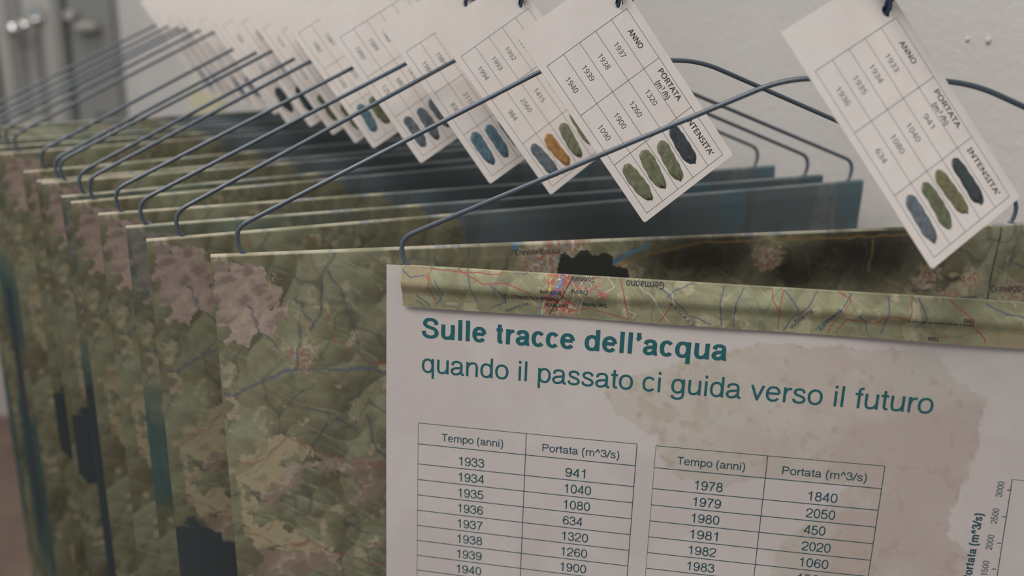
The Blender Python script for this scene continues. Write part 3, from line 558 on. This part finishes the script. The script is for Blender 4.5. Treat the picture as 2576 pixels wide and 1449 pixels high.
for x, y, r in FTOWN:
    f = np.clip((1.35 - np.hypot(FX - x, FV - y) / r - (tn - .5) * 2.0) * 1.6, 0, 1) * .95
    C = mix(C, (196, 84, 78), f * np.clip((tn - .46) * 16, 0, .92)); C = mix(C, (226, 218, 212), f * np.clip((.07 - tn2) * 20, 0, .9))
C = stroke(C, FLAP['red'], FX, FV, .00020, (170, 72, 62), .8, .00024, 6, .0005); C = stroke(C, FLAP['black'][:1], FX, FV, .00022, (36, 36, 36), .9, .0002, 6, .0003)
for x, y in ((.0134, .0048), (.2335, .0165)):
    C = mix(C, (196, 118, 66), inside([(x - .0011, y - .001), (x + .0011, y - .001), (x, y + .0012)], FX, FV) * .9)
me = grid_mesh('map_flap', P, M['map']); add_cols(me, C.reshape(-1, 3)); flap = mesh_obj('map_flap', me, poster); flap['label'] = 'upside-down green map flap'
def surf_F(x, y, eps): return (x - SHEAR * -y, float(flap_y(np.float64(x), np.float64(-y))) - eps, y + .0022)
for key, stt, cap, wd, pc in (('germ', 'Germagno', .0028, .0162, 0), ('crus', 'Crusinallo', .0018, .0098, 0), ('brug', 'Brughiere', .0019, .0094, 0), ('omegna', 'OMEGNA-CRUSINALLO F.S.', .0018, .0248, 0),
                             ('sant', 'Sant’Anna', .0019, .0100, 0), ('cranna', 'Cranna', .0019, .0072, 0), ('sanf', 'San Fermo', .0019, .0110, 0), ('n1960', '1960', .0017, .0042, 0), ('n1634', '1634', .0017, .0042, 0),
                             ('mad', 'Mad.a della Colma di Pormano', .0010, .0250, 0)):
    x, v = FTXT[key]; v = max(v, .0006 + cap * .5); pc = Print(); pc.text(stt, x, -(v - cap / 2), cap, wd, rot=180, res=2, bold=.012); pc.build('place_name', surf_F, M['mapink'], flap, .00015)
for stt, x, v, cap, wd, rot in (('Rio Fogno', FTXT['fogno'][0], .0123, .0018, .0120, 232), ('Rio di Nagaria', FTXT['nag'][0] + .0012, .0118, .0018, .0125, 237),
                               ('S T R O N A', FTXT['strona'][0] + .001, .0135, .0013, .0150, 138), ('Rio Grabbio', FTXT['gran'][0], .0157, .0013, .0110, 205)):
    pc = Print(); pc.text(stt, x, -v, cap, wd, rot=rot, res=2); pc.build('river_name', surf_F, M['mapblue'], flap, .00015)
# lettering of the poster
pr = Print(); pr.text('Sulle tracce dell’acqua', .0097, -.0330, .00985, .1376, 'l', bold=1, res='g'); pr.build('title_lettering', surf_A, M['teal'], poster)
pr = Print(); pr.text('quando il passato ci guida verso il futuro', .0099, -.0500, .0095, .2243, 'l', res='g'); pr.build('subtitle_lettering', surf_A, M['teal'], poster)
def table(xa, xm, xb, years, vals, top=.0757):
    pr = Print(); t = .00030; v1 = .0865; v2 = .0970; n = len(years); pitch = .00826
    ys = [top, v1, v2] + [v2 + pitch * (k + 1) for k in range(n - 1)]
    for k, v in enumerate(ys): pr.line(xa, -v, xb, -v, t * 1.1 * (.7 if k == 0 else 1.0), 14)
    for x, tt in ((xa, .00015), (xm, .0003), (xb, .0003)): pr.line(x, -top, x, -ys[-1], tt, 10)
    pr.text('Tempo (anni)', (xa + xm) / 2 + .0004, -.0838, .0038, .0298, res='g'); pr.text('Portata (m^3/s)', (xm + xb) / 2 + .0001, -.0838, .0038, .0356, res='g')
    for k, (a, b) in enumerate(zip(years, vals)):
        base = (.0954 if k == 0 else .1037 + pitch * (k - 1))
        pr.text(str(a), (xa + xm) / 2 + .0004, -base, .0046, .0124, res='g'); pr.text(str(b), xm + .0192, -base, .0046, .0124 if b > 999 else .0092, 'l', res='g')
    return pr
table(.0085, .0608, .1119, range(1933, 1942), (941, 1040, 1080, 634, 1320, 1260, 1900, 1090, 1320)).build('data_table', surf_A, M['tealdark'], poster)
table(.1204, .1694, .2186, range(1978, 1986), (1840, 2050, 450, 2020, 1060, 1560, 1400, 1210)).build('data_table', surf_A, M['tealdark'], poster)
pr = Print(); pr.line(.2700, -.0768, .2727, -.17, .0003, 12); pr.line(.2700, -.0768, .36, -.0768, .00015, 14)
for k, stt in enumerate(('3000', '2500', '2000', '1500', '1000')):
    v = .0818 + .0127 * k; pr.text(stt, .2672, -v, .0026, .0072, rot=90, res='g'); pr.line(.2688, -(v), .2705, -(v), .0004)
pr.text('Portata (m^3/s)', .2612, -.1105, .0036, .0330, rot=90, bold=1, res='g'); pr.build('chart_axis', surf_A, M['tealdark'], poster)

# ------------------------------------------------------------------ paper tags
TWD, THT = .1015, .0541
def card_mesh():
    cu = bpy.data.curves.new('card', 'CURVE'); cu.dimensions = '2D'; cu.fill_mode = 'BOTH'; cu.extrude = .00016
    def poly(pts):
        s = cu.splines.new('POLY'); s.points.add(len(pts) - 1); s.use_cyclic_u = True
        for q, p in zip(s.points, pts): q.co = (*p, 0, 1)
    r = .0012; c = []
    for cx, cy, a0 in ((r, r, 180), (TWD - r, r, 270), (TWD - r, THT - r, 0), (r, THT - r, 90)):
        for k in range(5): a = math.radians(a0 + k * 22.5); c.append((cx + r * math.cos(a), cy + r * math.sin(a)))
    poly(c); hx, hy = .143 * TWD, .882 * THT
    poly([(hx + .0024 * math.cos(-k / 20 * 2 * math.pi), hy + .0024 * math.sin(-k / 20 * 2 * math.pi)) for k in range(20)])
    o = bpy.data.objects.new('card', cu); scene.collection.objects.link(o); bpy.context.view_layer.update()
    me = bpy.data.meshes.new_from_object(o.evaluated_get(bpy.context.evaluated_depsgraph_get())); bpy.data.objects.remove(o); bpy.data.curves.remove(cu)
    me.name = 'card'; me.materials.clear(); me.materials.append(M['card']); return me
CARD = card_mesh(); TX0, TX1, TY0, TY1 = .0185, .0985, .0036, .0498
def stroke_blob(seed, L, Wd):
    rr = random.Random(seed); nx, ny = 26, 11; V = []; F = []; ph = [rr.uniform(0, 6) for _ in range(6)]
    for i in range(nx):
        t = i / (nx - 1); end = min(1, (1 - abs(2 * t - 1) ** 5)) ** .5
        wl = Wd / 2 * end * (1 + .09 * math.sin(4 * t + ph[0]) + .045 * math.sin(21 * t + ph[1])); wr = Wd / 2 * end * (1 + .09 * math.sin(4.5 * t + ph[2]) + .045 * math.sin(25 * t + ph[3]))
        mid = .06 * Wd * math.sin(4 * t + ph[4])
        for j in range(ny):
            s = j / (ny - 1) * 2 - 1; rag = (.07 * L * math.sin(9 * s + ph[5]) + .04 * L * math.sin(23 * s + ph[1])) * max(0, t - .72) * 3.6
            y = mid + (s * wr if s > 0 else s * wl); h = (1 - s ** 4) ** .5 * min(1, t * 9) ** .5 * min(1, (1 - t) * 7 + .1) ** .5
            ridge = .6 + .35 * abs(s) ** 1.5 + .16 * math.sin(7 * t + 3 * s + ph[2]) + .1 * math.sin(21 * t + ph[0] + 5 * s)
            V.append(((t - .5) * L + rag, y, .00018 + .0008 * h * ridge))
    for i in range(nx - 1):
        for j in range(ny - 1): a = i * ny + j; F.append((a, a + ny, a + ny + 1, a + 1))
    return V, F
def make_tag(idx, hole, R, years, vals, cols, hn, label, detail=True):
    R3 = Matrix([list(r) for r in R]).to_3x3(); U, = (R3,); q = U.to_quaternion(); Rm = q.to_matrix()
    hl = Vector((.143 * TWD, .882 * THT, 0)); org = Vector(hole) - Rm @ hl
    root = empty('paper_tag', org); root.rotation_mode = 'QUATERNION'; root.rotation_quaternion = q
    mesh_obj('card', CARD, root)
    def surf(x, y, eps): return (x, y, .00018 + eps * .25)
    n = len(years); pr = Print(); t = .00019; xa, xb = TX0, TX1; xc, xd = xa + (xb - xa) * .33, xa + (xb - xa) * .667
    rows = [TY1 - (TY1 - TY0) * f for f in (0, .195, .395, .595, .795, 1.0)]
    for y in rows: pr.line(xa, y, xb, y, t, 6)
    for x in (xa, xc, xd, xb): pr.line(x, TY0, x, TY1, t, 4)
    c1, c2, c3 = (xa + xc) / 2, (xc + xd) / 2, (xd + xb) / 2
    pr.text('ANNO', c1, rows[0] - .0056, .0026, .0098, bold=.016, res=2); pr.text('PORTATA', c2 - .0006, rows[0] - .0040, .0026, .0166, bold=.016, res=2)
    yy = rows[0] - .0083; pr.text('(m', c2 - .0054, yy, .0026, .0034, 'l', bold=.016, res=2); pr.text('3', c2 - .0016, yy + .0011, .0018, .0010, 'l', bold=.016, res=2); pr.text('/h)', c2 + .0000, yy, .0026, .0040, 'l', bold=.016, res=2); pr.text('INTENSITA’', c3 - .0002, rows[0] - .0056, .0026, .0208, bold=.016, res=2)
    for k, (a, b) in enumerate(zip(years, vals)):
        y = (rows[k + 1] + rows[k + 2]) / 2 - .0013; pr.text(str(a), c1, y, .0026, .0074, res=2); pr.text(str(b), c2 - .001, y, .0026, .0019 * len(str(b)), res=2)
    pr.build('printed_table', surf, M['ink'], root)
    for k, cc in enumerate(cols):
        if not cc: continue
        V, F = stroke_blob(idx * 10 + k, .0192, .0064); rr = random.Random(idx * 7 + k); ox = c3 - .0012 + rr.uniform(-.0012, .0012); oy = (rows[k + 1] + rows[k + 2]) / 2; an = math.radians(rr.uniform(-5, 3))
        V = [(ox + x * math.cos(an) - y * math.sin(an), oy + x * math.sin(an) + y * math.cos(an), z) for x, y, z in V]
        mesh_obj('paint_stroke', from_py('paint_stroke', V, F, paint(cc), True), root)
    # blue cord from the hole up to the hanger's neck
    nm, L, yaw, W, fr = HANGERS[hn]; nk = np.array(L) + uv(yaw) * W * fr; top = Vector((float(nk[0]), float(nk[1]), ZB + .0885 + .020))
    inv = Rm.transposed(); tl = inv @ (top - org); front = hl + Vector((.0003, -.0026, .0016)); back = hl + Vector((-.0005, .0010, -.0018))
    away = (tl - hl).normalized(); side = away.cross(inv @ Vector((0, 0, 1))).normalized()
    if side.length < .5: side = Vector((1, 0, 0))
    A_ = [hl + Vector((.0004, .001, -.0016)), hl + Vector((0, 0, 0)), hl + Vector((-.0002, -.0003, .0016))]
    upv = inv @ Vector((0, 0, 1))
    loop = [hl + upv * .0006 + Vector((0, 0, -.0018)), hl - upv * .0016, hl + upv * .0002 + Vector((0, 0, .0019)), hl + upv * .006 + Vector((0, 0, .0016))]
    ndir = inv @ Vector((0, -1, 0))
    loop += [hl.lerp(tl, .6) + ndir * .002, tl + ndir * .0032, tl + side * .0034 + upv * .001, tl - ndir * .0032, tl - side * .0034, tl + ndir * .0030 - upv * .001, hl.lerp(tl, .5) + side * .0012, hl + upv * .006 + Vector((0, 0, .0006)), hl + upv * .0006 + Vector((0, 0, -.0018))]
    mesh_obj('cord', tube('cord', rounded(loop, .0016, 4), .00072, M['cord'], 8), root)
    kn = tube('cord_knot', rounded([hl + upv * .004 + Vector((-.0012, 0, .0014)), hl + upv * .0052 + Vector((.0016, 0, .0026)), hl + upv * .0064 + Vector((-.0012, 0, .0022)), hl + upv * .0050 + Vector((-.0016, 0, .0008)), hl + upv * .0042 + Vector((.0016, 0, .0012))], .0012, 4), .0009, M['cord'], 8)
    mesh_obj('cord_knot', kn, root)
    tag(root, label, 'tag', 'paper data tags tied to the hanger necks'); return root
R_1 = [[0.5459, 0.7707, 0.3287], [-0.2122, 0.5067, -0.8356], [-0.8105, 0.3864, 0.4401]]
R_2 = [[0.5742, 0.7833, 0.2384], [-0.064, 0.3332, -0.9407], [-0.8162, 0.5248, 0.2415]]
R_3 = [[0.5800, 0.7362, 0.3487], [-0.0595, 0.4652, -0.8832], [-0.8124, 0.4915, 0.3137]]
R_4 = [[0.568, 0.7597, 0.3165], [-0.098, 0.4443, -0.8905], [-0.8172, 0.4748, 0.3268]]
make_tag(1, (.1409, .4092, EYE - .0134), R_1, (1933, 1934, 1935, 1936), (941, 1040, 1080, 634), ('dark', 'olive', 'moss', 'steel'), 0, 'white paper tag for 1933 to 1936 hanging in front of the nearest hanger')
make_tag(2, (.0477, .4902, EYE - .0128), R_2, (1937, 1938, 1939, 1940), (1320, 1260, 1900, 1090), ('slate', 'sage', 'sage', 'sage'), 1, 'white paper tag for 1937 to 1940 with slate and olive paint strokes')
def px_hole(nk, dx, dz): return (float(nk[0]) + dx, float(nk[1]) - .012, EYE - .0155 + dz)
TAGS = [(2, (1991, 1992, 1993, 1994), (1510, 1415, 2560, 984), ('sage', 'sage', 'ochre', 'steel'), 'paper tag for 1991 to 1994 with sage, ochre and grey-blue strokes', (.0085 - .0150, .0), R_3),
        (3, (1983, 1984, 1985, 1986), (1220, 1270, 2110, 830), ('steel', 'blue', 'blue', 'blue'), 'paper tag with two glossy blue paint strokes, left of the ochre stroke tag', None, R_4),
        (4, (1987, 1988, 1989, 1990), (1130, 1410, 980, 1250), ('moss', 'steel', 'steel', 'steel'), 'bright paper tag with two slate grey strokes crossed by a hanger wire', None, R_4),
        (5, (1979, 1980, 1981, 1982), (1050, 1210, 870, 1330), ('olive', 'moss', 'moss', 'blue'), 'blurred paper tag with one blue and one dark olive stroke', None, R_4),
        (6, (1975, 1976, 1977, 1978), (1160, 1090, 1240, 1310), ('olive', 'olive', 'olive', 'olive'), 'seventh paper tag from the front, a narrow strip with an olive stroke', None, R_4),
        (7, (1971, 1972, 1973, 1974), (1160, 1090, 1240, 1310), ('moss', 'moss', 'olive', 'moss'), 'eighth paper tag from the front with a long moss green stroke', None, R_4),
        (8, (1967, 1968, 1969, 1970), (1160, 1090, 1240, 1310), ('moss', 'olive', 'olive', 'dark'), 'ninth paper tag from the front, mostly hidden, a dark stroke near its lower corner', None, R_4),
        (9, (1963, 1964, 1965, 1966), (1160, 1090, 1240, 1310), ('gold', 'gold', 'gold', 'dark'), 'shaded paper tag with a brownish gold stroke and a dark stroke', None, R_4)]
BRT = {2: (0, 0), 3: (-.0145, 0), 4: (-.0302, .0055), 5: (-.0286, .0052), 6: (-.0282, .0052), 7: (-.0226, .0050), 8: (-.0290, .0080), 9: (-.026, .004)}
for hn, yrs, vals, cols, lab, _, R in TAGS:
    nm, L, yaw, W, fr = HANGERS[hn]; nk = np.array(L) + uv(yaw) * W * fr; dx, dz = BRT[hn]
    if hn == 2: hole = (.0045, .560, EYE - .0148)
    else: hole = px_hole(nk, dx, dz)
    make_tag(hn + 1, hole, R, yrs, vals, cols, hn, lab)
for hn in range(10, 16):
    nm, L, yaw, W, fr = HANGERS[hn]; nk = np.array(L) + uv(yaw) * W * fr
    make_tag(hn + 1, px_hole(nk, -.003, .003), R_4, tuple(1941 + 4 * (15 - hn) + k for k in range(4)), (1200, 1310, 980, 1150), ('sage', 'moss', 'steel', 'steel'), hn,
             ('paper tag on the %s hanger, blurred and mostly covered by nearer tags' % ORD[hn]) if hn < 15 else 'farthest paper tag, leftmost and most blurred of the row')
